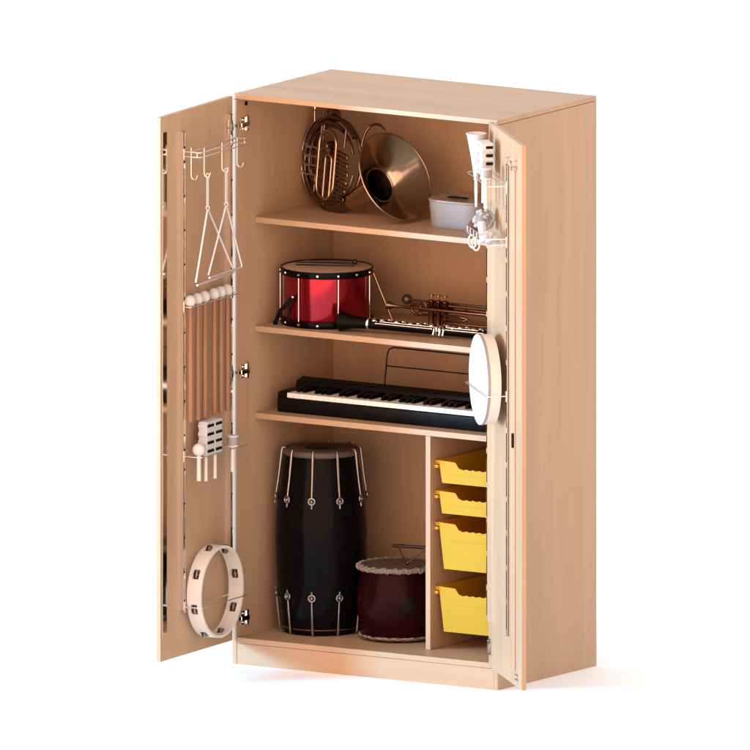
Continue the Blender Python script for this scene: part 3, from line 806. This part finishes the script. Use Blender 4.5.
# black beater standing on its small wire foot on the drum head
t = thing('bent_beater', 'black bar beater with a bent wire foot resting on the small drum', 'beater', (SX, SYD, BT+.2465))
RGT = Vector((.844, .536, 0))
p0 = Vector((-.062, .060, .048)); p1 = Vector((.150, .075, .052))
mb = MB(); mb.tube([p0, p0.lerp(p1, .05), p1], [.0050, .0062, .0060], 12); mb.build('bar', 'beater', t)
mb = MB(); f = Vector((.035, .000, .0055))
mb.tube([p0.lerp(p1, .62), p0.lerp(p1, .56)+Vector((0, -.012, -.012)), f], .0030, 8); mb.tube([p0.lerp(p1, .10), Vector((-.005, .035, .022)), f], .0024, 8)
mb.tube([p0.lerp(p1, .92), Vector((.10, .045, .004))], .0026, 8)
mb.build('wire_foot', 'dull', t); MB().ball(f, .0055, 14).build('foot_knob', 'copper', t)

def tray(w, h, depth):
    mb = MB()
    th = .0028; tp = .014*h/.15+.004                  # sides lean in towards the bottom
    # floor
    mb.box(tp+.0005, w-tp-.0005, .0045, depth-tp, .0006, .0036)
    # leaning side and back walls
    def wall(a, b, c, d, off):
        a, b, c, d = map(Vector, (a, b, c, d)); off = Vector(off)
        mb.add([a, b, c, d, a+off, b+off, c+off, d+off], [(0, 1, 2, 3), (7, 6, 5, 4), (0, 4, 5, 1), (1, 5, 6, 2), (2, 6, 7, 3), (3, 7, 4, 0)])
    wall((tp, .004, .0006), (tp, depth-tp, .0006), (0, depth, h-.001), (0, .004, h-.001), (th, 0, 0))
    wall((w-tp, .004, .0006), (w-tp, depth-tp, .0006), (w, depth, h-.001), (w, .004, h-.001), (-th, 0, 0))
    wall((tp, depth-tp, .0006), (w-tp, depth-tp, .0006), (w, depth, h-.001), (0, depth, h-.001), (0, -th, 0))
    # flanges that ride on the runners
    for x0, x1 in ((-.0155, .0005), (w-.0005, w+.0155)):
        mb.box(x0, x1, .001, depth, h-.0038, h)
        mb.box(x0, x0+.0025 if x0 < 0 else x1, .001, .022, h-.0125, h) if x0 < 0 else mb.box(x1-.0025, x1, .001, .022, h-.0125, h)
    mb.box(0, w, depth-.001, depth+.010, h-.0038, h)
    # front with the dipped, scalloped edge
    out = [(tp, .0006), (w-tp, .0006), (w-.0003, h-.0125), (w+.0155, h-.0125), (w+.0155, h), (w-.058, h-.003)]
    x1 = w-.080; x0 = .080
    for i in range(1, 6): q = i/6; out.append((w-.058+(x1-(w-.058))*q, h-.003-.021*(.5-.5*math.cos(PI*q))))
    m = 48
    for i in range(m+1):
        q = i/m; out.append((x1+(x0-x1)*q, h-.0225-.0035*abs(math.sin(PI*5*q))))
    for i in range(1, 6): q = i/6; out.append((x0+(.058-x0)*q, h-.024+.021*(.5-.5*math.cos(PI*q))))
    out += [(.058, h-.003), (-.0155, h), (-.0155, h-.0125), (.0003, h-.0125)]
    mb.prism(out, 0, .0042, 'y')
    # thin step across the front, the upper band stands a little proud
    zs = h*.42 if h < .1 else h*.62
    mb.box(tp+.030, w-tp-.030, -.0012, .0002, zs-.0016, zs)
    return mb
specs = ((.720, .075, 'shallow yellow tray, topmost of the four yellow trays'),
         (.6185, .075, 'shallow yellow tray, second from the top below another shallow one'),
         (.5137, .155, 'deep yellow tray, the upper of the two deep yellow ones'),
         (.300, .150, 'deep yellow tray at the bottom, lowest of the four yellow trays'))
TW = .286; TX = DX1+(W-T-DX1-TW)/2
sh = None
for zr, h, lb in specs:
    if h == .075 and sh is not None: o = sh.copy(); col.objects.link(o)
    else:
        o = tray(TW, h, .40).build('yellow_tray', 'yellow')
        if h == .075: sh = o
    o.location = (TX, SY+.030, zr-h+.0003 - .0)
    tag(o, lb, 'tray', 'yellow trays in the lower right compartment')

# ------------------------------------------------------------------ camera: parallel view from the front right, slightly above
az = math.atan2(.5364, .844); el = math.asin(.1588)
Rv = Vector((math.cos(az), math.sin(az), 0)); Tv = Vector((math.sin(az)*math.cos(el), -math.cos(az)*math.cos(el), math.sin(el))); Uv = Tv.cross(Rv)
cd = bpy.data.cameras.new('camera'); cam = bpy.data.objects.new('camera', cd); col.objects.link(cam)
cd.type = 'ORTHO'; cd.ortho_scale = 750/303.86; cd.clip_start = .1; cd.clip_end = 100
cmx = Matrix((Rv, Uv, Tv)).transposed().to_4x4(); cmx.translation = Vector((.3653, .30, .953))+Tv*9
cam.matrix_world = cmx; sc.camera = cam

FRONT, BACK = 3.6, 1.02
# ------------------------------------------------------------------ light: white surround, added warm front glow and one cool soft key from the front left
w = bpy.data.worlds.new('World'); sc.world = w; w.use_nodes = True
bg = w.node_tree.nodes['Background']; WN = w.node_tree.nodes; WL = w.node_tree.links
# bright white backdrop behind and above the cupboard, stronger warm glow added on the camera side to lift the interior
tc = WN.new('ShaderNodeTexCoord'); dt = WN.new('ShaderNodeVectorMath'); dt.operation = 'DOT_PRODUCT'
dt.inputs[1].default_value = Vector((.0, .93, .36)).normalized()
WL.new(tc.outputs['Generated'], dt.inputs[0])
mr = WN.new('ShaderNodeMapRange'); mr.interpolation_type = 'SMOOTHSTEP'
mr.inputs['From Min'].default_value = -.85; mr.inputs['From Max'].default_value = -.05
mr.inputs['To Min'].default_value = FRONT; mr.inputs['To Max'].default_value = BACK
WL.new(dt.outputs['Value'], mr.inputs['Value']); WL.new(mr.outputs['Result'], bg.inputs['Strength'])
mc = WN.new('ShaderNodeMapRange'); mc.interpolation_type = 'SMOOTHSTEP'
mc.inputs['From Min'].default_value = -.7; mc.inputs['From Max'].default_value = .15
WL.new(dt.outputs['Value'], mc.inputs['Value'])
mx = WN.new('ShaderNodeMix'); mx.data_type = 'RGBA'; mx.inputs[6].default_value = (1, .635, .47, 1); mx.inputs[7].default_value = (.96, 1, 1.04, 1)
WL.new(mc.outputs['Result'], mx.inputs[0]); WL.new(mx.outputs[2], bg.inputs['Color'])
ld = bpy.data.lights.new('key_softbox', 'AREA'); ld.shape = 'DISK'; ld.size = 1.2; ld.energy = 660; ld.color = (.17, .60, 1.0)
lo = bpy.data.objects.new('key_softbox', ld); col.objects.link(lo)
kd = Vector((-.68, -.72, .05)).normalized(); lo.location = Vector((.8, -.1, 1.0))+kd*6
lo.rotation_euler = kd.to_track_quat('Z', 'Y').to_euler()
sc.view_settings.view_transform = 'Standard'; sc.view_settings.look = 'None'; sc.view_settings.exposure = .27; sc.view_settings.gamma = 1
sc.cycles.max_bounces = 12; sc.cycles.diffuse_bounces = 8; sc.cycles.glossy_bounces = 6; sc.cycles.transmission_bounces = 8
